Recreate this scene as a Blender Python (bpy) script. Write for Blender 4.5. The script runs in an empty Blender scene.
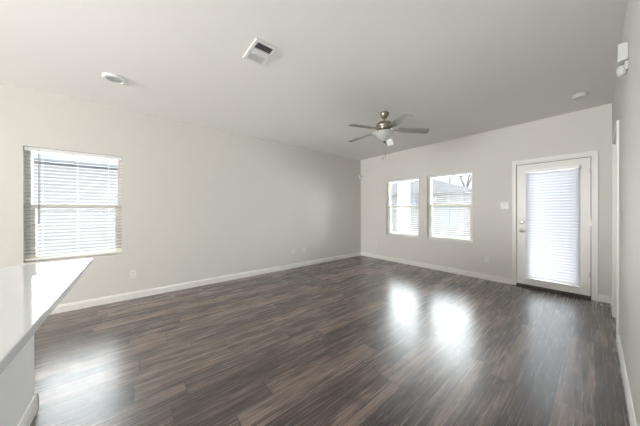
import bpy, bmesh, math, random
from mathutils import Vector, Matrix
random.seed(7)
SC = bpy.context.scene
COL = SC.collection
PI = math.pi

# ------------------------------------------------------------------ camera
XL, YB, XR, H, HC = -4.297, 5.048, 0.144, 2.74, 1.274
YR = -9.0                       # rear wall, behind the camera
F, CX, CY, YAW, PIT, ROLL = 225.96, 319.9, 211.5, 0.88386, -0.00135, -0.00225
cam = bpy.data.cameras.new('camera')
cam.sensor_fit = 'HORIZONTAL'; cam.sensor_width = 36.0
cam.lens = F / 640 * 36.0
cam.shift_x = (320 - CX) / 640.0
cam.shift_y = (CY - 213) / 640.0
cam.clip_start = 0.01; cam.clip_end = 300
co = bpy.data.objects.new('camera', cam); COL.objects.link(co)
fw = Vector((-math.sin(YAW)*math.cos(PIT), math.cos(YAW)*math.cos(PIT), math.sin(PIT)))
rt = Vector((math.cos(YAW), math.sin(YAW), 0)); up = rt.cross(fw)
r2 = rt*math.cos(ROLL) + up*math.sin(ROLL); u2 = -rt*math.sin(ROLL) + up*math.cos(ROLL)
M = Matrix((r2, u2, -fw)).transposed().to_4x4(); M.translation = (0, 0, HC)
co.matrix_world = M
SC.camera = co

# ------------------------------------------------------------------ world, lights, exposure
SC.view_settings.view_transform = 'Standard'; SC.view_settings.look = 'None'
SC.view_settings.exposure = 0.53; SC.view_settings.gamma = 1.0
SC.view_settings.use_curve_mapping = False
SKY = 1.22
w = bpy.data.worlds.new('overcast_sky'); SC.world = w; w.use_nodes = True
bg = w.node_tree.nodes['Background']
bg.inputs['Color'].default_value = (0.90, 0.95, 1.0, 1); bg.inputs['Strength'].default_value = SKY

def area_light(name, loc, direction, sx, sy, power, color=(1, 1, 1)):
    l = bpy.data.lights.new(name, 'AREA'); l.shape = 'RECTANGLE'; l.size = sx; l.size_y = sy
    l.energy = power; l.color = color
    o = bpy.data.objects.new(name, l); COL.objects.link(o); o.location = loc
    o.rotation_euler = Vector(direction).to_track_quat('-Z', 'Y').to_euler()
    return o
# unseen fill lamp added at the rear wall to brighten the room
area_light('kitchen_rear_fill', (-2.1, YR + 0.05, 1.35), (0, 1, 0.25), 3.4, 1.9, 400, (0.99, 0.99, 0.985))
# unseen fill lamps added over the island and in the kitchen
area_light('counter_fill', (-1.45, -0.75, 0.96), (0, 0, 1), 1.8, 0.95, 4, (0.98, 0.99, 1.0))
area_light('kitchen_up_fill', (-1.1, -3.0, 0.95), (0.1, 0.9, 1.0), 2.2, 2.0, 20, (0.99, 0.995, 1.0))  # added fill behind the island, aimed up and forward
area_light('kitchen_side_fill', (XL + 0.03, -6.0, 1.5), (1, 0.6, 0.3), 1.8, 1.1, 110, (0.98, 0.99, 1.0))  # added fill at the left wall, brightening the right wall
# open sky in front of the living room windows and the door
area_light('left_window_daylight', (XL - 0.95, -0.58, 1.75), (1, 0, -0.05), 2.4, 2.2, 190, (0.95, 0.98, 1.0))
area_light('back_window_daylight', (-2.475, YB + 0.95, 1.75), (0, -1, -0.05), 3.4, 2.2, 290, (0.95, 0.98, 1.0))
area_light('door_glass_daylight', (-0.30, YB + 0.95, 1.30), (0, -1, 0.0), 0.9, 2.2, 22, (0.95, 0.98, 1.0))
# fill lamps added low outside, aimed up to brighten the ceiling
area_light('left_ceiling_fill', (XL - 0.75, -0.58, 0.15), (1, 0, 0.95), 2.2, 0.9, 90, (1.0, 0.99, 0.97))
area_light('back_ceiling_fill', (-2.475, YB + 0.75, 0.15), (0, -1, 0.95), 3.2, 0.9, 760, (1.0, 0.99, 0.97))
area_light('door_ceiling_fill', (-0.35, YB + 0.75, 0.15), (0, -1, 0.95), 1.0, 0.9, 24, (1.0, 0.99, 0.97))

# ------------------------------------------------------------------ materials
def new_mat(name):
    m = bpy.data.materials.new(name); m.use_nodes = True
    return m, m.node_tree, m.node_tree.nodes['Principled BSDF']
def mat(name, col, rough=0.5, metal=0.0, spec=0.5, noise=0.0, scale=8.0, bump=0.0, bscale=200.0):
    m, nt, b = new_mat(name)
    b.inputs['Base Color'].default_value = (*col, 1); b.inputs['Roughness'].default_value = rough
    b.inputs['Metallic'].default_value = metal; b.inputs['Specular IOR Level'].default_value = spec
    tc = nt.nodes.new('ShaderNodeTexCoord')
    n = nt.nodes.new('ShaderNodeTexNoise'); n.inputs['Scale'].default_value = scale; n.inputs['Detail'].default_value = 4
    nt.links.new(tc.outputs['Object'], n.inputs['Vector'])
    mx = nt.nodes.new('ShaderNodeMix'); mx.data_type = 'RGBA'
    k = 1 - noise
    mx.inputs['A'].default_value = (*[c*k for c in col], 1); mx.inputs['B'].default_value = (*[min(1, c*(1+noise)) for c in col], 1)
    nt.links.new(n.outputs['Fac'], mx.inputs['Factor']); nt.links.new(mx.outputs['Result'], b.inputs['Base Color'])
    if bump:
        n2 = nt.nodes.new('ShaderNodeTexNoise'); n2.inputs['Scale'].default_value = bscale; n2.inputs['Detail'].default_value = 3
        nt.links.new(tc.outputs['Object'], n2.inputs['Vector'])
        bp = nt.nodes.new('ShaderNodeBump'); bp.inputs['Strength'].default_value = bump; bp.inputs['Distance'].default_value = 0.002
        nt.links.new(n2.outputs['Fac'], bp.inputs['Height']); nt.links.new(bp.outputs['Normal'], b.inputs['Normal'])
    return m
def glass_mat(name):
    m = bpy.data.materials.new(name); m.use_nodes = True; nt = m.node_tree; nt.nodes.clear()
    o = nt.nodes.new('ShaderNodeOutputMaterial'); mx = nt.nodes.new('ShaderNodeMixShader')
    t = nt.nodes.new('ShaderNodeBsdfTransparent'); t.inputs[0].default_value = (0.94, 0.96, 0.96, 1)
    g = nt.nodes.new('ShaderNodeBsdfGlossy'); g.inputs['Roughness'].default_value = 0.02
    f = nt.nodes.new('ShaderNodeFresnel'); f.inputs['IOR'].default_value = 1.45
    nt.links.new(f.outputs[0], mx.inputs[0]); nt.links.new(t.outputs[0], mx.inputs[1]); nt.links.new(g.outputs[0], mx.inputs[2])
    nt.links.new(mx.outputs[0], o.inputs['Surface'])
    return m
def translucent_mat(name, col, amount=0.4, tcol=None, rough=0.4):
    m, nt, b = new_mat(name)
    b.inputs['Base Color'].default_value = (*col, 1); b.inputs['Roughness'].default_value = rough
    b.inputs['Specular IOR Level'].default_value = 0.3
    t = nt.nodes.new('ShaderNodeBsdfTranslucent'); t.inputs[0].default_value = (*(tcol or col), 1)
    mx = nt.nodes.new('ShaderNodeMixShader'); mx.inputs[0].default_value = amount
    out = nt.nodes['Material Output']
    nt.links.new(b.outputs[0], mx.inputs[1]); nt.links.new(t.outputs[0], mx.inputs[2]); nt.links.new(mx.outputs[0], out.inputs['Surface'])
    return m

def floor_mat():
    m, nt, b = new_mat('dark_oak_laminate')
    N, L = nt.nodes, nt.links
    def node(t, **kw):
        n = N.new(t)
        for k, v in kw.items(): setattr(n, k, v)
        return n
    def math_(op, a, bb=None):
        n = node('ShaderNodeMath', operation=op)
        for i, v in enumerate((a, bb)):
            if v is None: continue
            if isinstance(v, (int, float)): n.inputs[i].default_value = v
            else: L.new(v, n.inputs[i])
        return n.outputs[0]
    tc = node('ShaderNodeTexCoord'); sp = node('ShaderNodeSeparateXYZ'); L.new(tc.outputs['Object'], sp.inputs[0])
    PW, PL = 0.178, 1.22
    u = math_('DIVIDE', sp.outputs['X'], PW); iu = math_('FLOOR', u); fu = math_('FRACT', u)
    wn = node('ShaderNodeTexWhiteNoise', noise_dimensions='1D'); L.new(iu, wn.inputs['W'])
    v = math_('ADD', math_('DIVIDE', sp.outputs['Y'], PL), math_('MULTIPLY', wn.outputs['Value'], 7.3))
    iv = math_('FLOOR', v); fv = math_('FRACT', v)
    cb = node('ShaderNodeCombineXYZ'); L.new(iu, cb.inputs[0]); L.new(iv, cb.inputs[1])
    w2 = node('ShaderNodeTexWhiteNoise', noise_dimensions='2D'); L.new(cb.outputs[0], w2.inputs['Vector'])
    r = w2.outputs['Value']
    # grain: noise stretched along the plank, shifted per plank
    def grain(sx, sy, det, dist, offk):
        c = node('ShaderNodeCombineXYZ')
        L.new(math_('MULTIPLY', sp.outputs['X'], sx), c.inputs[0])
        L.new(math_('MULTIPLY', sp.outputs['Y'], sy), c.inputs[1])
        L.new(math_('MULTIPLY', r, offk), c.inputs[2])
        n = node('ShaderNodeTexNoise'); n.inputs['Scale'].default_value = 1.0; n.inputs['Detail'].default_value = det
        n.inputs['Distortion'].default_value = dist; n.inputs['Roughness'].default_value = 0.62
        L.new(c.outputs[0], n.inputs['Vector']); return n.outputs['Fac']
    g1 = grain(17, 0.95, 6, 0.9, 37.0)
    g2 = grain(110, 2.6, 4, 0.3, 91.0)
    g3 = grain(9, 2.2, 4, 1.6, 53.0)
    s = math_('ADD', math_('ADD', math_('MULTIPLY', g1, 0.75), math_('MULTIPLY', g2, 0.32)), math_('MULTIPLY', g3, 0.40))
    s = math_('ADD', s, math_('MULTIPLY', math_('SUBTRACT', r, 0.5), 0.20))
    s = math_('ADD', math_('MULTIPLY', math_('SUBTRACT', s, 0.735), 4.2), 0.45)
    cr = node('ShaderNodeValToRGB'); L.new(s, cr.inputs[0])
    e = cr.color_ramp.elements
    e[0].position = 0.0; e[0].color = (0.036, 0.022, 0.019, 1)
    e[1].position = 1.0; e[1].color = (0.254, 0.185, 0.150, 1)
    x = e.new(0.30); x.color = (0.068, 0.046, 0.037, 1)
    x = e.new(0.55); x.color = (0.111, 0.077, 0.063, 1)
    x = e.new(0.78); x.color = (0.171, 0.121, 0.099, 1)
    # seams
    du = math_('MINIMUM', fu, math_('SUBTRACT', 1.0, fu)); dv = math_('MINIMUM', fv, math_('SUBTRACT', 1.0, fv))
    seam = math_('MAXIMUM', math_('LESS_THAN', du, 0.020), math_('LESS_THAN', dv, 0.0028))
    mx = node('ShaderNodeMix', data_type='RGBA'); L.new(math_('MULTIPLY', seam, 0.85), mx.inputs['Factor'])
    L.new(cr.outputs[0], mx.inputs['A']); mx.inputs['B'].default_value = (0.018, 0.014, 0.012, 1)
    L.new(mx.outputs['Result'], b.inputs['Base Color'])
    rg = math_('ADD', 0.24, math_('MULTIPLY', g2, 0.06))
    L.new(rg, b.inputs['Roughness'])
    b.inputs['Specular IOR Level'].default_value = 1.0
    b.inputs['Coat Weight'].default_value = 0.55; b.inputs['Coat Roughness'].default_value = 0.45
    bp = node('ShaderNodeBump'); bp.inputs['Strength'].default_value = 0.03; bp.inputs['Distance'].default_value = 0.002
    L.new(math_('SUBTRACT', g2, math_('MULTIPLY', seam, 1.2)), bp.inputs['Height']); L.new(bp.outputs[0], b.inputs['Normal'])
    return m

MAT = dict(
    wall=mat('greige_wall_paint', (0.68, 0.662, 0.622), 0.62, noise=0.01, bump=0.10, bscale=90, spec=0.35),
    ceiling=mat('ceiling_paint', (0.89, 0.872, 0.84), 0.8, noise=0.01, bump=0.2, bscale=60, spec=0.2),
    trim=mat('white_trim_paint', (0.80, 0.785, 0.75), 0.35, noise=0.01),
    door=mat('white_door_paint', (0.78, 0.76, 0.72), 0.35, noise=0.01),
    vinyl=mat('almond_vinyl', (0.88, 0.85, 0.74), 0.4, noise=0.01),
    floor=floor_mat(),
    glass=glass_mat('window_glass'),
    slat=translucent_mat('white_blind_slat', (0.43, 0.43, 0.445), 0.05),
    dslat=translucent_mat('white_door_blind_slat', (0.80, 0.81, 0.84), 0.20, (0.90, 0.92, 0.97)),
    rail=mat('white_blind_rail', (0.88, 0.88, 0.87), 0.4),
    cord=mat('white_cord', (0.80, 0.80, 0.78), 0.7),
    wand=mat('grey_tilt_wand', (0.16, 0.17, 0.19), 0.3),
    nickel=mat('brushed_nickel', (0.38, 0.34, 0.29), 0.28, 1.0, noise=0.05, scale=40),
    nickel_dark=mat('dark_brushed_nickel', (0.16, 0.13, 0.10), 0.35, 1.0, noise=0.05, scale=40),
    blade=mat('grey_oak_blade', (0.25, 0.225, 0.20), 0.35, noise=0.12, scale=30),
    bowl=translucent_mat('frosted_glass_bowl', (0.74, 0.76, 0.74), 0.35, (0.8, 0.82, 0.8), 0.25),
    paper=mat('white_paper', (0.92, 0.92, 0.90), 0.7),
    fob=mat('reddish_wood_fob', (0.30, 0.13, 0.09), 0.5, noise=0.1, scale=60),
    quartz=mat('white_quartz', (0.71, 0.73, 0.75), 0.05, noise=0.03, scale=14, spec=0.8),
    island=mat('white_island_paint', (0.90, 0.90, 0.895), 0.5, noise=0.01),
    plastic=mat('white_plastic', (0.76, 0.75, 0.72), 0.35),
    socket=mat('dark_slot', (0.05, 0.05, 0.05), 0.6),
    lens=mat('sensor_lens', (0.56, 0.565, 0.54), 0.25),
    smoke_grey=mat('grey_vent_ring', (0.40, 0.38, 0.36), 0.6),
    vent_white=mat('white_enamel', (0.82, 0.82, 0.80), 0.4),
    duct=mat('dark_duct', (0.035, 0.035, 0.035), 0.8),
    bronze=mat('dark_bronze_threshold', (0.06, 0.05, 0.045), 0.4, 0.6),
    gasket=mat('dark_gasket', (0.03, 0.028, 0.025), 0.7),
    rubber=mat('white_rubber', (0.82, 0.80, 0.76), 0.6),
    column=mat('white_column_paint', (0.42, 0.42, 0.43), 0.6, noise=0.02),
    siding=mat('pale_siding', (0.36, 0.365, 0.39), 0.7, noise=0.03),
    fascia=mat('slate_fascia', (0.14, 0.155, 0.18), 0.6, noise=0.05),
    gutter=mat('blue_grey_gutter', (0.33, 0.37, 0.41), 0.5, noise=0.03),
    stucco=mat('pale_beige_masonry', (0.47, 0.45, 0.45), 0.8, noise=0.10, scale=6),
    shingle=mat('grey_shingle', (0.36, 0.35, 0.36), 0.85, noise=0.12, scale=9),
    taupe_trim=mat('taupe_fascia', (0.32, 0.30, 0.31), 0.7),  # plain taupe for fascia, vent pipe and a window frame
    hglass=mat('pale_reflective_pane', (0.50, 0.56, 0.60), 0.1, spec=0.8),
    bark=mat('grey_bark', (0.09, 0.085, 0.09), 0.9, noise=0.2, scale=20),
    concrete=mat('pale_concrete', (0.52, 0.51, 0.50), 0.85, noise=0.06, scale=4),
    fence=mat('weathered_fence', (0.50, 0.51, 0.54), 0.8, noise=0.12, scale=10),
)

# ------------------------------------------------------------------ mesh helpers
class MB:
    def __init__(s): s.bm = bmesh.new()
    def box(s, x0, x1, y0, y1, z0, z1, bev=0.0):
        t = bmesh.new(); bmesh.ops.create_cube(t, size=1.0)
        for v in t.verts:
            v.co = Vector(((x0+x1)/2 + v.co.x*(x1-x0), (y0+y1)/2 + v.co.y*(y1-y0), (z0+z1)/2 + v.co.z*(z1-z0)))
        if bev: bmesh.ops.bevel(t, geom=list(t.edges), offset=bev, segments=2, affect='EDGES', profile=0.6)
        s.merge(t); return s
    def merge(s, t, mtx=None):
        if mtx is not None: bmesh.ops.transform(t, matrix=mtx, verts=list(t.verts))
        me = bpy.data.meshes.new('tmp'); t.to_mesh(me); t.free(); s.bm.from_mesh(me); bpy.data.meshes.remove(me)
    def lathe(s, prof, origin=(0, 0, 0), axis=(0, 0, 1), seg=32):
        """prof: list of (radius, height) along axis"""
        t = bmesh.new(); rings = []
        for r, h in prof:
            if r < 1e-5: rings.append([t.verts.new((0, 0, h))])
            else: rings.append([t.verts.new((r*math.cos(2*PI*i/seg), r*math.sin(2*PI*i/seg), h)) for i in range(seg)])
        for a, b in zip(rings, rings[1:]):
            for i in range(seg):
                j = (i+1) % seg
                if len(a) == 1 and len(b) == 1: continue
                if len(a) == 1: t.faces.new((a[0], b[j], b[i]))
                elif len(b) == 1: t.faces.new((a[i], a[j], b[0]))
                else: t.faces.new((a[i], a[j], b[j], b[i]))
        for ring in (rings[0], rings[-1]):
            if len(ring) > 1:
                try: t.faces.new(ring)
                except ValueError: pass
        bmesh.ops.recalc_face_normals(t, faces=list(t.faces))
        q = Vector((0, 0, 1)).rotation_difference(Vector(axis).normalized())
        s.merge(t, Matrix.Translation(origin) @ q.to_matrix().to_4x4()); return s
    def tube(s, a, b, r, r_end=None, seg=10):
        a, b = Vector(a), Vector(b); L = (b-a).length
        return s.lathe([(0, 0), (r, 0), (r if r_end is None else r_end, L), (0, L)], a, b-a, seg)
    def prism(s, outline, axis, a, b):
        """outline: 2D points in the plane across axis ('x','y','z'), extruded a..b"""
        t = bmesh.new()
        def P(p, q):
            return {'x': (q, p[0], p[1]), 'y': (p[0], q, p[1]), 'z': (p[0], p[1], q)}[axis]
        va = [t.verts.new(P(p, a)) for p in outline]; vb = [t.verts.new(P(p, b)) for p in outline]
        n = len(outline)
        t.faces.new(va); t.faces.new(vb[::-1])
        for i in range(n): t.faces.new((va[i], vb[i], vb[(i+1) % n], va[(i+1) % n]))
        bmesh.ops.recalc_face_normals(t, faces=list(t.faces))
        s.merge(t); return s
    def build(s, name, m, parent=None, smooth=False):
        me = bpy.data.meshes.new(name)
        if parent is not None:
            off = world_loc(parent)
            bmesh.ops.translate(s.bm, verts=list(s.bm.verts), vec=-off)
        s.bm.to_mesh(me); s.bm.free()
        o = bpy.data.objects.new(name, me); COL.objects.link(o)
        me.materials.append(MAT[m])
        if parent is not None: o.parent = parent
        if smooth:
            for p in me.polygons: p.use_smooth = True
            md = o.modifiers.new('edge_split', 'EDGE_SPLIT'); md.split_angle = math.radians(40)
        return o
def world_loc(o):
    v = Vector((0, 0, 0))
    while o is not None: v = v + o.location; o = o.parent
    return v
def tag(o, label, cat, group=None):
    o['label'] = label; o['category'] = cat
    if group: o['group'] = group
    return o
def thing(name, loc, label, cat, group=None):
    o = bpy.data.objects.new(name, None); COL.objects.link(o); o.location = loc; o.empty_display_size = 0.05
    return tag(o, label, cat, group)
def struct(o, label=None, cat=None):
    o['kind'] = 'structure'
    if label: o['label'] = label
    if cat: o['category'] = cat
    return o
def sroot(name, loc, label, cat):
    o = bpy.data.objects.new(name, None); COL.objects.link(o); o.location = loc; o.empty_display_size = 0.05
    return struct(o, label, cat)
# facing frames: a point (a, d, z) is a along the wall, d out of the wall face into the room
class WallFrame:
    def __init__(s, kind): s.k = kind
    def box(s, mb, a0, a1, d0, d1, z0, z1, bev=0.0):
        if s.k == 'left': mb.box(XL+min(d0, d1), XL+max(d0, d1), a0, a1, z0, z1, bev)
        elif s.k == 'back': mb.box(a0, a1, YB-max(d0, d1), YB-min(d0, d1), z0, z1, bev)
        elif s.k == 'right': mb.box(XR-max(d0, d1), XR-min(d0, d1), a0, a1, z0, z1, bev)
        return mb
    def pt(s, a, d, z):
        return {'left': Vector((XL+d, a, z)), 'back': Vector((a, YB-d, z)), 'right': Vector((XR-d, a, z))}[s.k]
    def nrm(s):
        return {'left': Vector((1, 0, 0)), 'back': Vector((0, -1, 0)), 'right': Vector((-1, 0, 0))}[s.k]
LEFT, BACK, RIGHT = WallFrame('left'), WallFrame('back'), WallFrame('right')

# ------------------------------------------------------------------ room shell
WT = 0.15
W1 = (-1.02, -0.14, 0.65, 2.06)      # left window: along Y, z
W2 = (-3.446, -2.566, 0.65, 2.05)    # back windows: along X
W3 = (-2.384, -1.504, 0.65, 2.05)
D1 = (-0.872, -0.022, 0.0, 2.065)    # rough opening of the exterior door
D2 = (3.62, 4.43, 0.0, 2.075)        # opening in the right wall
W5 = (-6.9, -5.1, 0.95, 2.1)        # unseen side window added for its light, behind the camera
W4 = (-3.8, -0.4, 0.4, 2.3)  # rear opening, added for the light it lets in

def wall_with_holes(name, fr, a0, a1, holes, m='wall'):
    mb = MB(); x = a0
    for (h0, h1, z0, z1) in holes:
        fr(mb, x, h0, 0, H)
        if z0 > 0: fr(mb, h0, h1, 0, z0)
        fr(mb, h0, h1, z1, H)
        x = h1
    fr(mb, x, a1, 0, H)
    bmesh.ops.remove_doubles(mb.bm, verts=list(mb.bm.verts), dist=1e-5)
    return struct(mb.build(name, m))
wall_with_holes('wall_left', lambda mb, a, b, z0, z1: LEFT.box(mb, a, b, -WT, 0, z0, z1), YR-WT, YB, [W5, W1])
wall_with_holes('wall_back', lambda mb, a, b, z0, z1: BACK.box(mb, a, b, -WT, 0, z0, z1), XL-WT, XR+WT, [W2, W3, D1])
wall_with_holes('wall_right', lambda mb, a, b, z0, z1: RIGHT.box(mb, a, b, -WT, 0, z0, z1), YR-WT, YB, [D2])
wall_with_holes('wall_rear', lambda mb, a, b, z0, z1: mb.box(a, b, YR-WT, YR, z0, z1), XL, XR, [W4])
fl = MB().box(XL-WT, XR+WT+0.6, YR-WT, YB+WT, -0.12, 0).build('floor', 'floor'); struct(fl)
struct(MB().box(XL-WT, XR+WT+0.6, YR-WT, YB+WT, H, H+0.12).build('ceiling', 'ceiling'))

# baseboards: flat board with a stepped, rounded cap
def base_profile(): return [(0, 0), (0.015, 0), (0.015, 0.075), (0.011, 0.080), (0.011, 0.088), (0.006, 0.098), (0, 0.100)]
def baseboard(name, fr, a0, a1):
    mb = MB(); pr = base_profile()
    if fr.k == 'left': mb.prism([(XL+d, z) for d, z in pr], 'y', a0, a1)
    elif fr.k == 'right': mb.prism([(XR-d, z) for d, z in pr], 'y', a0, a1)
    else: mb.prism([(YB-d, z) for d, z in pr], 'x', a0, a1)
    return struct(mb.build(name, 'trim'))
baseboard('baseboard_left', LEFT, YR, YB-0.0005)
baseboard('baseboard_back', BACK, XL+0.0005, -0.915)
baseboard('baseboard_corner', BACK, 0.028, XR-0.016)
baseboard('baseboard_right', RIGHT, YR, 3.555)
baseboard('baseboard_far_right', RIGHT, 4.496, YB-0.0005)

# ------------------------------------------------------------------ windows (single hung, almond vinyl, drywall return, sill)
def make_window(name, fr, W, label, zr):
    a0, a1, z0, z1 = W
    root = sroot(name, fr.pt((a0+a1)/2, -0.10, z0), label, 'window')
    mb = MB(); F_ = 0.045
    fr.box(mb, a0, a0+F_, -0.145, -0.075, z0, z1); fr.box(mb, a1-F_, a1, -0.145, -0.075, z0, z1)
    fr.box(mb, a0+F_, a1-F_, -0.145, -0.075, z0, z0+F_); fr.box(mb, a0+F_, a1-F_, -0.145, -0.075, z1-F_, z1)
    mb.build('window_frame', 'vinyl', root)
    mb = MB(); fr.box(mb, a0+F_, a1-F_, -0.130, -0.082, zr-0.030, zr+0.022, 0.003); mb.build('meeting_rail', 'vinyl', root)
    S = 0.032
    mb = MB()
    fr.box(mb, a0+F_, a0+F_+S, -0.115, -0.085, z0+F_, zr-0.022); fr.box(mb, a1-F_-S, a1-F_, -0.115, -0.085, z0+F_, zr-0.022)
    fr.box(mb, a0+F_+S, a1-F_-S, -0.115, -0.085, z0+F_, z0+F_+S)
    mb.build('lower_sash', 'vinyl', root)
    mb = MB(); fr.box(mb, a0+F_+S, a1-F_-S, -0.102, -0.098, z0+F_+S, zr-0.022); mb.build('lower_pane', 'glass', root)
    mb = MB(); fr.box(mb, a0+F_, a1-F_, -0.125, -0.121, zr+0.022, z1-F_); mb.build('upper_pane', 'glass', root)
    mb = MB(); fr.box(mb, a0+0.3, a0+0.34, -0.082, -0.070, zr+0.018, zr+0.030, 0.002); fr.box(mb, a1-0.34, a1-0.3, -0.082, -0.070, zr+0.018, zr+0.030, 0.002)
    mb.build('sash_lock', 'vinyl', root)
    mb = MB(); fr.box(mb, a0+0.001, a1-0.001, -0.075, 0.004, z0, z0+0.016, 0.003); mb.build('window_sill', 'trim', root)
    return root
make_window('window_1', LEFT, W1, 'single hung window with almond vinyl frame on the long left wall', 1.345)
make_window('window_2', BACK, W2, 'left of the two back wall windows, with a porch column outside', 1.38)
make_window('window_3', BACK, W3, 'right of the two back wall windows, nearer the glazed door', 1.40)

def slat_mesh(mb, fr, a0, a1, dc, z, wid, ang, th=0.0024):
    """curved slat of width wid, tilted ang (room edge down for positive)"""
    pts = []
    for i in range(5):
        t = (i/4 - 0.5)*wid; crown = 0.0035*(1 - (2*t/wid)**2)
        pts.append((t, crown))
    ca, sa = math.cos(ang), math.sin(ang)
    pr = [(t*ca - c*sa*-1, -t*sa + c*ca) for t, c in pts] + [(t*ca + c*sa, -t*sa + c*ca - th) for t, c in reversed(pts)]
    if fr.k == 'left': mb.prism([(XL+dc+d, z+h) for d, h in pr], 'y', a0, a1)
    else: mb.prism([(YB-dc-d, z+h) for d, h in pr], 'x', a0, a1)

def make_blind(fr, W, label, cat, ang, wand=True, pitch=0.0435, dc=-0.047, mslat='slat', name='window_blind', group=None, bottom=0.03, wid=0.050, wand_a=0.12, wand_len=0.87):
    a0, a1, z0, z1 = W
    g = 0.003
    root = thing(name, fr.pt((a0+a1)/2, dc, z1-0.002), label, cat, group)
    mb = MB(); fr.box(mb, a0+g, a1-g, dc-0.028, dc+0.028, z1-0.050, z1-0.002, 0.003); mb.build('headrail', 'rail', root)
    mb = MB(); z = z1-0.075
    while z > z0+bottom+0.035:
        slat_mesh(mb, fr, a0+g+0.002, a1-g-0.002, dc, z, wid, ang); z -= pitch
    mb.build('slats', mslat, root, smooth=True)
    mb = MB(); fr.box(mb, a0+g, a1-g, dc-0.024, dc+0.024, z0+bottom-0.010, z0+bottom+0.010, 0.004); mb.build('bottom_rail', 'rail', root)
    n = 3 if a1-a0 > 0.6 else 2
    for i in range(n):
        a = a0 + (0.14 if n == 3 else 0.10) + i*((a1-a0-(0.28 if n == 3 else 0.20))/(n-1))
        mb = MB()
        for dd in (-0.0265, 0.0265): mb.tube(fr.pt(a, dc+dd, z0+bottom), fr.pt(a, dc+dd, z1-0.05), 0.0011, seg=6)
        mb.build('ladder_cord', 'cord', root)
    if wand:
        mb = MB(); mb.tube(fr.pt(a0+wand_a, dc+0.034, z1-0.06), fr.pt(a0+wand_a, dc+0.036, z1-0.06-wand_len), 0.0045, 0.006, 8)
        mb.tube(fr.pt(a0+wand_a, dc+0.026, z1-0.035), fr.pt(a0+wand_a, dc+0.034, z1-0.065), 0.003, seg=6)
        mb.build('tilt_wand', 'wand', root)['label'] = 'dark grey tilt wand'
    return root
def inner(W): return (W[0], W[1], W[2]+0.016, W[3])
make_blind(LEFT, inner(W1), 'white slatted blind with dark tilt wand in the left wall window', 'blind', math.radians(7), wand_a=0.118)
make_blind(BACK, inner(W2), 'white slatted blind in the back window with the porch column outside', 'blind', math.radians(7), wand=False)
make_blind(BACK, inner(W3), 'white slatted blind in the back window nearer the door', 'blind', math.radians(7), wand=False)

make_window('added_window_5', LEFT, W5, 'unseen window added for light on the left wall behind the camera', 1.5)
# wide rear window, added out of view to let light in
r4 = sroot('added_window_4', (-2.1, YR, 0.4), 'wide unseen window added for light behind the camera', 'window')
mb = MB()
for x in (-3.8, -2.7, -1.58, -0.46): mb.box(x, x+0.06, YR-0.14, YR-0.07, 0.4, 2.3)
mb.box(-3.74, -0.46, YR-0.14, YR-0.07, 0.4, 0.46); mb.box(-3.74, -0.46, YR-0.14, YR-0.07, 2.24, 2.3)
mb.build('window_frame', 'vinyl', r4)
MB().box(-3.74, -0.46, YR-0.112, YR-0.108, 0.46, 2.24).build('window_pane', 'glass', r4)

# ------------------------------------------------------------------ exterior door with glazed lite
d1 = sroot('door_1', (-0.447, YB, 0), 'white exterior door with a full glass lite and nickel hardware', 'door')
mb = MB()   # casing with a stepped profile
for (x0, x1) in ((-0.912, -0.857), (-0.036, 0.026)):
    BACK.box(mb, x0, x1, 0, 0.014, 0, 2.125, 0.003)
BACK.box(mb, -0.857, -0.036, 0, 0.014, 2.068, 2.125, 0.003)
BACK.box(mb, -0.912, -0.898, 0.013, 0.020, 0, 2.125, 0.002); BACK.box(mb, 0.012, 0.026, 0.013, 0.020, 0, 2.125, 0.002)
BACK.box(mb, -0.898, 0.012, 0.013, 0.020, 2.111, 2.125, 0.002)
mb.build('door_casing', 'trim', d1)
mb = MB()
BACK.box(mb, -0.872, -0.857, -0.15, 0.0, 0, 2.065); BACK.box(mb, -0.037, -0.022, -0.15, 0.0, 0, 2.065); BACK.box(mb, -0.857, -0.037, -0.15, 0.0, 2.05, 2.065)
mb.build('door_jamb', 'trim', d1)
mb = MB()
BACK.box(mb, -0.857, -0.851, -0.052, -0.016, 0.03, 2.05); BACK.box(mb, -0.043, -0.037, -0.052, -0.016, 0.03, 2.05); BACK.box(mb, -0.851, -0.043, -0.052, -0.016, 2.042, 2.05)
mb.build('weather_strip', 'gasket', d1)
GX0, GX1, GZ0, GZ1 = -0.700, -0.190, 0.20, 1.90
mb = MB()
BACK.box(mb, -0.851, GX0, -0.050, -0.006, 0.045, 2.042); BACK.box(mb, GX1, -0.043, -0.050, -0.006, 0.045, 2.042)
BACK.box(mb, GX0, GX1, -0.050, -0.006, 0.045, GZ0); BACK.box(mb, GX0, GX1, -0.050, -0.006, GZ1, 2.042)
slab = mb.build('door_slab', 'door', d1)
mb = MB(); q = 0.035
BACK.box(mb, GX0-q, GX0, -0.006, 0.006, GZ0-q, GZ1+q, 0.004); BACK.box(mb, GX1, GX1+q, -0.006, 0.006, GZ0-q, GZ1+q, 0.004)
BACK.box(mb, GX0, GX1, -0.006, 0.006, GZ0-q, GZ0, 0.004); BACK.box(mb, GX0, GX1, -0.006, 0.006, GZ1, GZ1+q, 0.004)
mb.build('lite_frame', 'door', d1)
mb = MB(); BACK.box(mb, GX0, GX1, -0.030, -0.026, GZ0, GZ1); mb.build('door_glass', 'glass', d1)
mb = MB(); BACK.box(mb, -0.857, -0.037, -0.15, 0.035, 0.001, 0.028, 0.004); mb.build('threshold', 'bronze', d1)
mb = MB(); BACK.box(mb, -0.851, -0.043, -0.045, -0.010, 0.029, 0.045); mb.build('door_sweep', 'gasket', d1)
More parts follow.
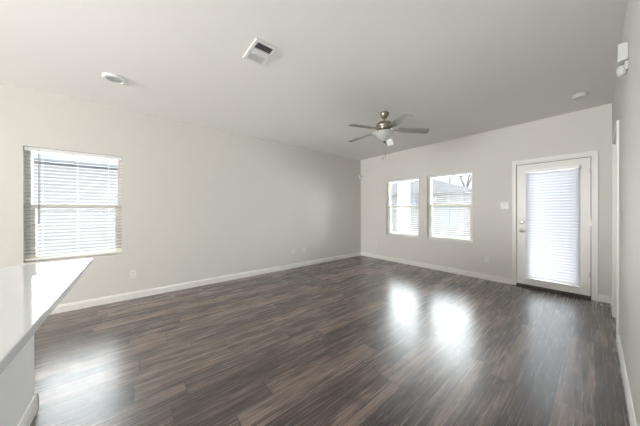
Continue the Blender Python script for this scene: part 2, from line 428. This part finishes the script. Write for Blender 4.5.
for z in (0.35, 1.095, 1.841):
    h = MB(); h.tube(BACK.pt(-0.040, 0.004, z-0.045), BACK.pt(-0.040, 0.004, z+0.045), 0.0075, seg=12)
    BACK.box(h, -0.052, -0.040, -0.006, 0.002, z-0.045, z+0.045)
    h.tube(BACK.pt(-0.040, 0.004, z+0.045), BACK.pt(-0.040, 0.004, z+0.052), 0.004, seg=10)
    h.build('hinge', 'nickel', d1, smooth=True)
n_ = BACK.nrm()
MB().lathe([(0, -0.006), (0.032, -0.006), (0.033, 0.004), (0.030, 0.010), (0.018, 0.012), (0.015, 0.020), (0, 0.021)], BACK.pt(-0.785, 0.0, 1.085), n_, 28).build('deadbolt', 'nickel', d1, True)
hd = MB().lathe([(0, -0.006), (0.032, -0.006), (0.033, 0.004), (0.029, 0.010), (0.014, 0.013), (0.012, 0.045), (0, 0.046)], BACK.pt(-0.785, 0.0, 0.94), n_, 28).build('lever_rose', 'nickel', d1, True)
lv = MB().tube(BACK.pt(-0.795, 0.040, 0.94), BACK.pt(-0.74, 0.042, 0.942), 0.010, 0.009, 14)
lv.tube(BACK.pt(-0.742, 0.042, 0.942), BACK.pt(-0.685, 0.038, 0.936), 0.009, 0.006, 14)
lv.build('door_lever', 'nickel', d1, True)
make_blind(BACK, (-0.735, -0.140, 0.13, 1.945), 'closed white slatted blind mounted over the glass of the exterior door', 'blind', math.radians(61), wand=False,
           pitch=0.0435, dc=0.038, mslat='dslat', name='door_blind', bottom=0.03)

# ------------------------------------------------------------------ inner door in the right wall
d2 = sroot('door_2', (XR, 4.02, 0), 'white interior door in the right wall', 'door')
mb = MB()
for (y0, y1) in ((3.558, 3.625), (4.425, 4.492)): RIGHT.box(mb, y0, y1, 0, 0.016, 0, 2.135, 0.003)
RIGHT.box(mb, 3.625, 4.425, 0, 0.016, 2.07, 2.135, 0.003)
mb.build('door_casing', 'trim', d2)
mb = MB()
RIGHT.box(mb, 3.62, 3.635, -WT, 0, 0, 2.075); RIGHT.box(mb, 4.415, 4.43, -WT, 0, 0, 2.075); RIGHT.box(mb, 3.635, 4.415, -WT, 0, 2.06, 2.075)
mb.build('door_jamb', 'trim', d2)
mb = MB(); RIGHT.box(mb, 3.638, 4.412, -0.14, -0.105, 0.008, 2.057)
mb.build('door_slab', 'door', d2)
mb = MB()
for (z0, z1) in ((0.2, 0.95), (1.1, 1.9)): RIGHT.box(mb, 3.75, 4.30, -0.105, -0.098, z0, z1, 0.003)
mb.build('door_panel', 'door', d2)
MB().lathe([(0, 0), (0.030, 0), (0.030, 0.006), (0.012, 0.010), (0.012, 0.035), (0.027, 0.045), (0.027, 0.060), (0, 0.066)], RIGHT.pt(3.70, -0.106, 0.95), (-1, 0, 0), 24).build('door_knob', 'nickel', d2, True)

# ------------------------------------------------------------------ kitchen island and countertop
IX0, IX1, IY0, IY1 = -2.285, -0.52, -1.22, -0.500
isl = thing('kitchen_island', (-1.4, -0.86, 0), 'white painted kitchen island base under the quartz top', 'kitchen island')
MB().box(IX0, IX1, IY0, IY1, 0, 0.888, 0.002).build('body', 'island', isl)
mb = MB(); pr = base_profile()
mb.prism([(IY1+d, z) for d, z in pr], 'x', IX0-0.015, IX1+0.015)
mb.prism([(IX0-d, z) for d, z in pr], 'y', IY0, IY1+0.015)
mb.prism([(IX1+d, z) for d, z in pr], 'y', IY0, IY1+0.015)
mb.build('base_trim', 'trim', isl)
tag(MB().box(-2.425, -0.42, -1.30, -0.245, 0.889, 0.921, 0.004).build('countertop', 'quartz'), 'glossy white quartz countertop slab on the kitchen island', 'countertop')

# ------------------------------------------------------------------ ceiling fan
FX, FY = -2.001, 2.893
fan = thing('ceiling_fan', (FX, FY, H), 'brushed nickel ceiling fan with five grey blades and a light bowl', 'ceiling fan')
o_ = (FX, FY, 0)
MB().lathe([(0, 2.739), (0.066, 2.739), (0.068, 2.728), (0.062, 2.705), (0.048, 2.680), (0.036, 2.662), (0.026, 2.655), (0, 2.655)], o_, seg=40).build('ceiling_canopy', 'nickel', fan, True)
MB().lathe([(0, 2.665), (0.0125, 2.665), (0.0125, 2.612), (0.028, 2.608), (0.030, 2.594), (0, 2.594)], o_, seg=24).build('downrod', 'nickel', fan, True)
MB().lathe([(0, 2.602), (0.060, 2.602), (0.095, 2.592), (0.118, 2.570), (0.124, 2.545), (0.120, 2.522), (0.112, 2.512), (0.108, 2.496), (0, 2.496)], o_, seg=48).build('motor_housing', 'nickel', fan, True)
MB().lathe([(0, 2.497), (0.092, 2.497), (0.090, 2.474), (0.066, 2.468), (0.062, 2.452), (0.098, 2.446), (0.104, 2.432), (0, 2.432)], o_, seg=48).build('switch_housing', 'nickel_dark', fan, True)
MB().lathe([(0.130, 2.452), (0.142, 2.449), (0.146, 2.440), (0.136, 2.418), (0.112, 2.385), (0.084, 2.352), (0.052, 2.327), (0.02, 2.316), (0, 2.315), (0.02, 2.321), (0.05, 2.332), (0.081, 2.357), (0.109, 2.389), (0.131, 2.420), (0.130, 2.452)], o_, seg=48).build('light_bowl', 'bowl', fan, True)
MB().lathe([(0, 2.328), (0.018, 2.326), (0.022, 2.316), (0.014, 2.308), (0.009, 2.300), (0.012, 2.292), (0, 2.284)], o_, seg=24).build('finial', 'nickel_dark', fan, True)
def blade(ang):
    c, s_ = math.cos(ang), math.sin(ang)
    M_ = Matrix.Translation((FX, FY, 0)) @ Matrix.Rotation(ang, 4, 'Z')
    # blade: rounded paddle from r .20 to .66, pitched 12 degrees, drooping slightly
    t = bmesh.new(); n = 24; out = []
    L0, L1, wa, wb = 0.195, 0.640, 0.052, 0.068
    for i in range(9):
        f = i/8; out.append((L0 + (L1-0.045-L0)*f, wa + (wb-wa)*f))
    for i in range(1, 8):
        a = PI/2 * (1 - i/8*1.0); out.append((L1-0.045+0.045*math.cos(a), (wb-0.045)+0.045*math.sin(a)))
    out = out + [(x, -y) for x, y in reversed(out)]
    vs = [t.verts.new((x, y, 0)) for x, y in out]; f_ = t.faces.new(vs)
    r = bmesh.ops.extrude_face_region(t, geom=[f_]); bmesh.ops.translate(t, verts=[v for v in r['geom'] if isinstance(v, bmesh.types.BMVert)], vec=(0, 0, 0.006))
    bmesh.ops.recalc_face_normals(t, faces=list(t.faces))
    A = Matrix.Translation((0, 0, 2.488)) @ Matrix.Rotation(math.radians(4.2), 4, 'Y') @ Matrix.Rotation(math.radians(-10), 4, 'X')
    mb = MB(); mb.merge(t, M_ @ A); b = mb.build('blade', 'blade', fan)
    mb = MB(); t = bmesh.new()
    pts = [(0.085, 0.020), (0.15, 0.014), (0.185, 0.022), (0.215, 0.040), (0.245, 0.036), (0.26, 0.012)]
    pts = pts + [(x, -y) for x, y in reversed(pts)]
    f_ = t.faces.new([t.verts.new((x, y, -0.001)) for x, y in pts])
    r = bmesh.ops.extrude_face_region(t, geom=[f_]); bmesh.ops.translate(t, verts=[v for v in r['geom'] if isinstance(v, bmesh.types.BMVert)], vec=(0, 0, -0.006))
    bmesh.ops.recalc_face_normals(t, faces=list(t.faces))
    mb.merge(t, M_ @ A); mb.build('blade_bracket', 'nickel', b)
    return b
for k in range(5): blade(math.radians(44 + 72*k))
# paper tag hanging at the bowl, two pull chains
rv = Vector((0.636, 0.772, 0)); fv = Vector((-0.772, 0.636, 0))
mb = MB(); t = bmesh.new(); bmesh.ops.create_cube(t, size=1.0)
M_ = Matrix((rv, fv, Vector((0, 0, 1)))).transposed().to_4x4(); M_.translation = Vector((FX, FY, 2.272)) + rv*0.050 - fv*0.10
mb.merge(t, M_ @ Matrix.Rotation(math.radians(-14), 4, 'Y') @ Matrix.Diagonal((0.085, 0.002, 0.085, 1)))
tg = mb.build('paper_tag', 'paper', fan); tg['label'] = 'white paper tag'
MB().tube(Vector((FX, FY, 2.43)) + rv*0.050 - fv*0.10, Vector((FX, FY, 2.30)) + rv*0.050 - fv*0.10, 0.0012, seg=6).build('tag_string', 'cord', tg)
for sx, zl in ((0.005, 2.06), (0.040, 2.11)):
    p0 = Vector((FX, FY, 0)) + rv*sx + fv*(0.10)
    ch = MB().tube(p0 + Vector((0, 0, 2.44)), p0 + Vector((0, 0, zl+0.05)), 0.0013, seg=6).build('pull_chain', 'nickel', fan)
    MB().lathe([(0, 0), (0.005, 0.002), (0.0075, 0.015), (0.006, 0.035), (0.003, 0.05), (0, 0.052)], p0 + Vector((0, 0, zl)), seg=14).build('chain_fob', 'fob', ch, True)

# ------------------------------------------------------------------ ceiling vent
VX0, VX1, VY0, VY1 = -2.118, -1.808, 0.797, 1.000
vt = thing('ceiling_vent', ((VX0+VX1)/2, (VY0+VY1)/2, H), 'white louvred air register in the ceiling', 'air vent')
mb = MB(); b_ = 0.028; z0 = H-0.014
mb.box(VX0, VX1, VY0, VY0+b_, z0, H, 0.004); mb.box(VX0, VX1, VY1-b_, VY1, z0, H, 0.004)
mb.box(VX0, VX0+b_, VY0+b_, VY1-b_, z0, H, 0.004); mb.box(VX1-b_, VX1, VY0+b_, VY1-b_, z0, H, 0.004)
mb.build('vent_frame', 'vent_white', vt)
MB().box(VX0+b_, VX1-b_, VY0+b_, VY1-b_, H-0.003, H-0.0005).build('duct_opening', 'duct', vt)
mb = MB(); n = 12
for i in range(n):                                  # three-way louvres: outer banks lean outwards
    x = VX0 + b_ + (VX1-VX0-2*b_)*(i+0.5)/n
    lean = 20 if i < 4 else (0 if i < 8 else -50)
    if i >= 4 and i < 8: continue
    t = bmesh.new(); bmesh.ops.create_cube(t, size=1.0)
    mb.merge(t, Matrix.Translation((x, (VY0+VY1)/2, H-0.010)) @ Matrix.Rotation(math.radians(lean), 4, 'Y') @ Matrix.Diagonal((0.0012, VY1-VY0-2*b_, 0.018, 1)))
for i in range(5):
    y = VY0 + b_ + (VY1-VY0-2*b_)*(i+0.5)/5
    t = bmesh.new(); bmesh.ops.create_cube(t, size=1.0); xm0 = VX0+b_+(VX1-VX0-2*b_)/3; xm1 = VX0+b_+(VX1-VX0-2*b_)*2/3
    mb.merge(t, Matrix.Translation(((xm0+xm1)/2, y, H-0.010)) @ Matrix.Rotation(math.radians(62), 4, 'X') @ Matrix.Diagonal((xm1-xm0, 0.0012, 0.026, 1)))
mb.box(xm0-0.001, xm0+0.001, VY0+b_, VY1-b_, H-0.018, H-0.002); mb.box(xm1-0.001, xm1+0.001, VY0+b_, VY1-b_, H-0.018, H-0.002)
mb.build('louvres', 'vent_white', vt)

# ------------------------------------------------------------------ ceiling disc light, smoke detector
LX, LY = -3.345, -0.165
dl = thing('ceiling_light', (LX, LY, H), 'round white flush disc light on the ceiling above the left window', 'ceiling light')
MB().lathe([(0.064, H-0.001), (0.100, H-0.001), (0.100, H-0.010), (0.092, H-0.022), (0.072, H-0.024), (0.064, H-0.012)][::-1] + [(0.064, H-0.012)], (LX, LY, 0), seg=48).build('light_rim', 'vent_white', dl, True)
MB().lathe([(0, H-0.013), (0.040, H-0.014), (0.066, H-0.016), (0.066, H-0.006), (0, H-0.006)], (LX, LY, 0), seg=48).build('diffuser', 'bowl', dl, True)
SX, SY = -0.122, 4.357
sd = thing('smoke_detector', (SX, SY, H), 'round white smoke detector on the ceiling near the glazed door', 'smoke detector')
MB().lathe([(0, H-0.001), (0.072, H-0.001), (0.072, H-0.010), (0.066, H-0.012), (0, H-0.012)], (SX, SY, 0), seg=40).build('mounting_plate', 'plastic', sd, True)
MB().lathe([(0, H-0.012), (0.060, H-0.012), (0.060, H-0.022), (0, H-0.022)], (SX, SY, 0), seg=40).build('sensing_ring', 'smoke_grey', sd, True)
MB().lathe([(0, H-0.021), (0.066, H-0.021), (0.064, H-0.034), (0.050, H-0.040), (0.012, H-0.041), (0, H-0.041)], (SX, SY, 0), seg=40).build('cover', 'plastic', sd, True)

# ------------------------------------------------------------------ devices on the walls
def outlet(fr, a, z, label, nm='wall_outlet'):
    r = thing(nm, fr.pt(a, 0, z), label, 'outlet', 'wall outlets and plates')
    mb = MB(); fr.box(mb, a-0.036, a+0.036, 0, 0.006, z-0.058, z+0.058, 0.002); mb.build('cover_plate', 'plastic', r)
    for dz in (-0.022, 0.022):
        mb = MB(); fr.box(mb, a-0.0165, a+0.0165, 0.005, 0.0085, z+dz-0.014, z+dz+0.014, 0.002); f_ = mb.build('receptacle', 'plastic', r)
        mb = MB()
        for da in (-0.006, 0.006): fr.box(mb, a+da-0.001, a+da+0.001, 0.0082, 0.0088, z+dz-0.003, z+dz+0.006)
        mb.build('slot', 'socket', f_)
    return r
outlet(LEFT, -0.02, 0.362, 'white duplex wall outlet below and right of the left window')
outlet(LEFT, 2.735, 0.375, 'white duplex wall outlet on the left wall, left of a close pair')
outlet(BACK, -3.745, 0.375, 'white duplex wall outlet on the back wall beside the room corner')
outlet(BACK, -1.274, 0.380, 'white duplex wall outlet on the back wall between window and door')
cj = thing('cable_jack', LEFT.pt(3.035, 0, 0.375), 'white cable jack plate on the left wall, right of a close pair', 'wall plate')
mb = MB(); LEFT.box(mb, 2.999, 3.071, 0, 0.006, 0.317, 0.433, 0.002); mb.build('cover_plate', 'plastic', cj)
MB().lathe([(0, 0.005), (0.006, 0.005), (0.005, 0.014), (0, 0.014)], LEFT.pt(3.035, 0, 0.375), (1, 0, 0), 12).build('connector', 'nickel', cj, True)
sw = thing('light_switch', BACK.pt(-1.017, 0, 1.365), 'white double light switch on the back wall beside the door', 'light switch')
mb = MB(); BACK.box(mb, -1.075, -0.959, 0, 0.006, 1.307, 1.423, 0.002); mb.build('cover_plate', 'plastic', sw)
for a in (-1.040, -0.994):
    mb = MB(); BACK.box(mb, a-0.0165, a+0.0165, 0.005, 0.010, 1.332, 1.398, 0.002); mb.build('rocker', 'plastic', sw)

# motion detector in the far corner
md_ = thing('motion_detector', (XL+0.035, YB-0.03, 2.25), 'tiny white motion detector high in the far room corner', 'motion detector')
t = MB().prism([(XL+0.001, YB-0.075), (XL+0.001, YB-0.001), (XL+0.075, YB-0.001), (XL+0.066, YB-0.030), (XL+0.030, YB-0.066)], 'z', 2.205, 2.300); t.build('housing', 'plastic', md_)
c_ = Vector((XL+0.050, YB-0.050, 2.262)); d_ = Vector((1, -1, -0.15)).normalized()
MB().lathe([(0, -0.012), (0.020, -0.012), (0.019, 0.002), (0.012, 0.009), (0, 0.011)], c_, d_, 20).build('lens', 'smoke_grey', md_, True)

# wall sensor high on the right wall
ws = thing('wall_sensor', RIGHT.pt(2.62, 0, 2.40), 'white alarm sensor box with round lens high on the right wall', 'wall sensor')
mb = MB(); RIGHT.box(mb, 2.59, 2.70, 0, 0.046, 2.305, 2.425, 0.008); mb.build('housing', 'lens', ws)
MB().lathe([(0, 0), (0.014, 0.004), (0.023, 0.018), (0.025, 0.036), (0.023, 0.056), (0.015, 0.072), (0, 0.076)], RIGHT.pt(2.66, 0.027, 2.222) , (0, 0, 1), 28).build('lens', 'lens', ws, True)
mb = MB(); RIGHT.box(mb, 2.625, 2.655, 0, 0.016, 2.25, 2.31, 0.003); mb.build('bracket', 'lens', ws)

# door stop on the far right baseboard
ds = thing('door_stop', RIGHT.pt(4.67, 0.015, 0.055), 'small spring door stop on the baseboard beside the exterior door', 'door stop')
mb = MB().lathe([(0, 0), (0.012, 0), (0.012, 0.004), (0.006, 0.006), (0, 0.006)], RIGHT.pt(4.67, 0.015, 0.055), (-1, 0, 0), 16); mb.build('base_plate', 'nickel', ds, True)
mb = MB()
pts = [(0.006 if k == 0 else 0.0055 + 0.0008*(k % 2), 0.006 + k*0.0035) for k in range(20)]
mb.lathe([(0, 0.006)] + pts + [(0, 0.0735)], RIGHT.pt(4.67, 0.015, 0.055), (-1, 0, 0), 14); mb.build('spring', 'nickel', ds, True)
MB().lathe([(0, 0.070), (0.009, 0.070), (0.010, 0.080), (0.008, 0.088), (0, 0.089)], RIGHT.pt(4.67, 0.015, 0.055), (-1, 0, 0), 16).build('rubber_tip', 'rubber', ds, True)

# ------------------------------------------------------------------ outside
struct(MB().box(-30, 12, -14, 40, -0.30, -0.14).build('ground', 'concrete'))
# neighbouring house beyond the left window
nh = thing('siding_house', (-8.4, -1.5, -0.14), 'pale siding house with dark eave seen through the left window', 'house')
mb = MB(); mb.box(-11.5, -7.35, -7, 5, -0.14, 2.42)
for i in range(17): mb.prism([(-7.35, -0.1+i*0.15), (-7.335, -0.1+i*0.15), (-7.35, 0.045+i*0.15)], 'y', -7, 5)
mb.build('wall', 'siding', nh)
mb = MB().box(-7.42, -6.95, -7.2, 5.2, 2.27, 2.40); mb.build('fascia', 'fascia', nh)
MB().prism([(-6.95, 2.30), (-6.87, 2.33), (-6.83, 2.42), (-6.95, 2.42)], 'y', -7.2, 5.2).build('gutter', 'gutter', nh)
MB().prism([(-6.93, 2.42), (-11.9, 2.42), (-9.4, 2.72)], 'y', -7.2, 5.2).build('roof', 'shingle', nh)

# porch outside the back windows
ph = thing('porch', (-4.37, 7.5, -0.14), 'white porch column carrying a beam outside the left back window', 'porch')
MB().box(-4.53, -4.21, 7.34, 7.66, -0.05, 2.62, 0.004).build('column', 'column', ph)
MB().box(-4.56, -4.18, 7.31, 7.69, -0.139, 0.06, 0.004).build('column_base', 'column', ph)
MB().box(-6.0, -3.9, 7.36, 7.64, 2.62, 2.92).build('beam', 'column', ph)

# house across the yard
H0, H1, HY = -15.0, -4.6, 14.0
bh = thing('masonry_house', (-9.5, HY+3, -0.14), 'pale masonry house with grey hip roof across the yard', 'house')
MB().box(H0, H1, HY, HY+4.4, -0.14, 2.36).build('wall', 'stucco', bh)
t = bmesh.new()
e = [t.verts.new(p) for p in ((H0-0.4, HY-0.4, 2.36), (H1+0.4, HY-0.4, 2.36), (H1+0.4, HY+4.8, 2.36), (H0-0.4, HY+4.8, 2.36))]
r_ = [t.verts.new((H0+3.0, HY+2.2, 3.53)), t.verts.new((H1-2.65, HY+2.2, 3.53))]
for f_ in ((e[0], e[1], r_[1], r_[0]), (e[1], e[2], r_[1]), (e[2], e[3], r_[0], r_[1]), (e[3], e[0], r_[0]), (e[3], e[2], e[1], e[0])): t.faces.new(f_)
mb = MB(); mb.merge(t); mb.build('roof', 'shingle', bh)
MB().box(H0-0.42, H1+0.42, HY-0.44, HY-0.40, 2.24, 2.40).build('fascia', 'taupe_trim', bh)
MB().tube((-6.05, HY+2, 3.0), (-6.05, HY+2, 3.75), 0.06, seg=10).build('vent_pipe', 'taupe_trim', bh, True)
for (x0, x1, z0, z1) in ((-5.86, -5.36, 0.35, 1.55), (-5.24, -4.98, 0.35, 1.55), (-7.62, -7.32, 1.6, 2.1)):
    f_ = MB().box(x0-0.05, x1+0.05, HY-0.05, HY, z0-0.05, z1+0.05).build('window', 'column' if z0 < 1 else 'taupe_trim', bh)
    MB().box(x0, x1, HY-0.06, HY-0.051, z0, z1).build('pane', 'hglass', f_)
MB().box(-6.20, -6.02, HY-0.12, HY, 1.82, 2.14, 0.01).build('wall_lantern', 'plastic', bh)

# bare tree right of the house
tr = thing('bare_tree', (-6.60, 20.6, -0.14), 'bare leafless tree standing behind the masonry house', 'tree')
tk = MB(); rnd = random.Random(3)
def limb(p, d, L, r, depth):
    q = p + d*L
    tk.tube(p, q, r, r*0.68, 7)
    if depth == 0: return
    for k in range(3 if depth > 1 else 2):
        ax = Vector((rnd.uniform(-1, 1), rnd.uniform(-1, 1), rnd.uniform(-0.2, 0.6)))
        nd = (d + ax*0.55).normalized()
        limb(q - d*L*0.08*k, nd, L*rnd.uniform(0.62, 0.85), r*0.62, depth-1)
base = Vector((-6.60, 20.6, -0.14))
tk.tube(base, base + Vector((0.02, 0, 3.1)), 0.13, 0.10, 10)
fork = base + Vector((0.02, 0, 3.06))
for dv in (Vector((-0.42, 0.1, 1)), Vector((0.40, -0.1, 1)), Vector((0.05, 0.4, 1))): limb(fork, dv.normalized(), 1.3, 0.07, 4)
tk.build('branches', 'bark', tr, True)

# yard fence beyond the house
fc = thing('yard_fence', (-0.7, 19.0, -0.14), 'weathered board fence at the far side of the yard', 'fence')
mb = MB(); x = -7.5
while x < 6: mb.box(x, x+0.135, 19.0, 19.02, -0.13, 2.15 + 0.01*math.sin(x*9)); x += 0.14
mb.build('boards', 'fence', fc)
mb = MB()
for z in (0.2, 1.0, 1.75): mb.box(-7.5, 6, 19.021, 19.06, z, z+0.09)
mb.build('rails', 'fence', fc)
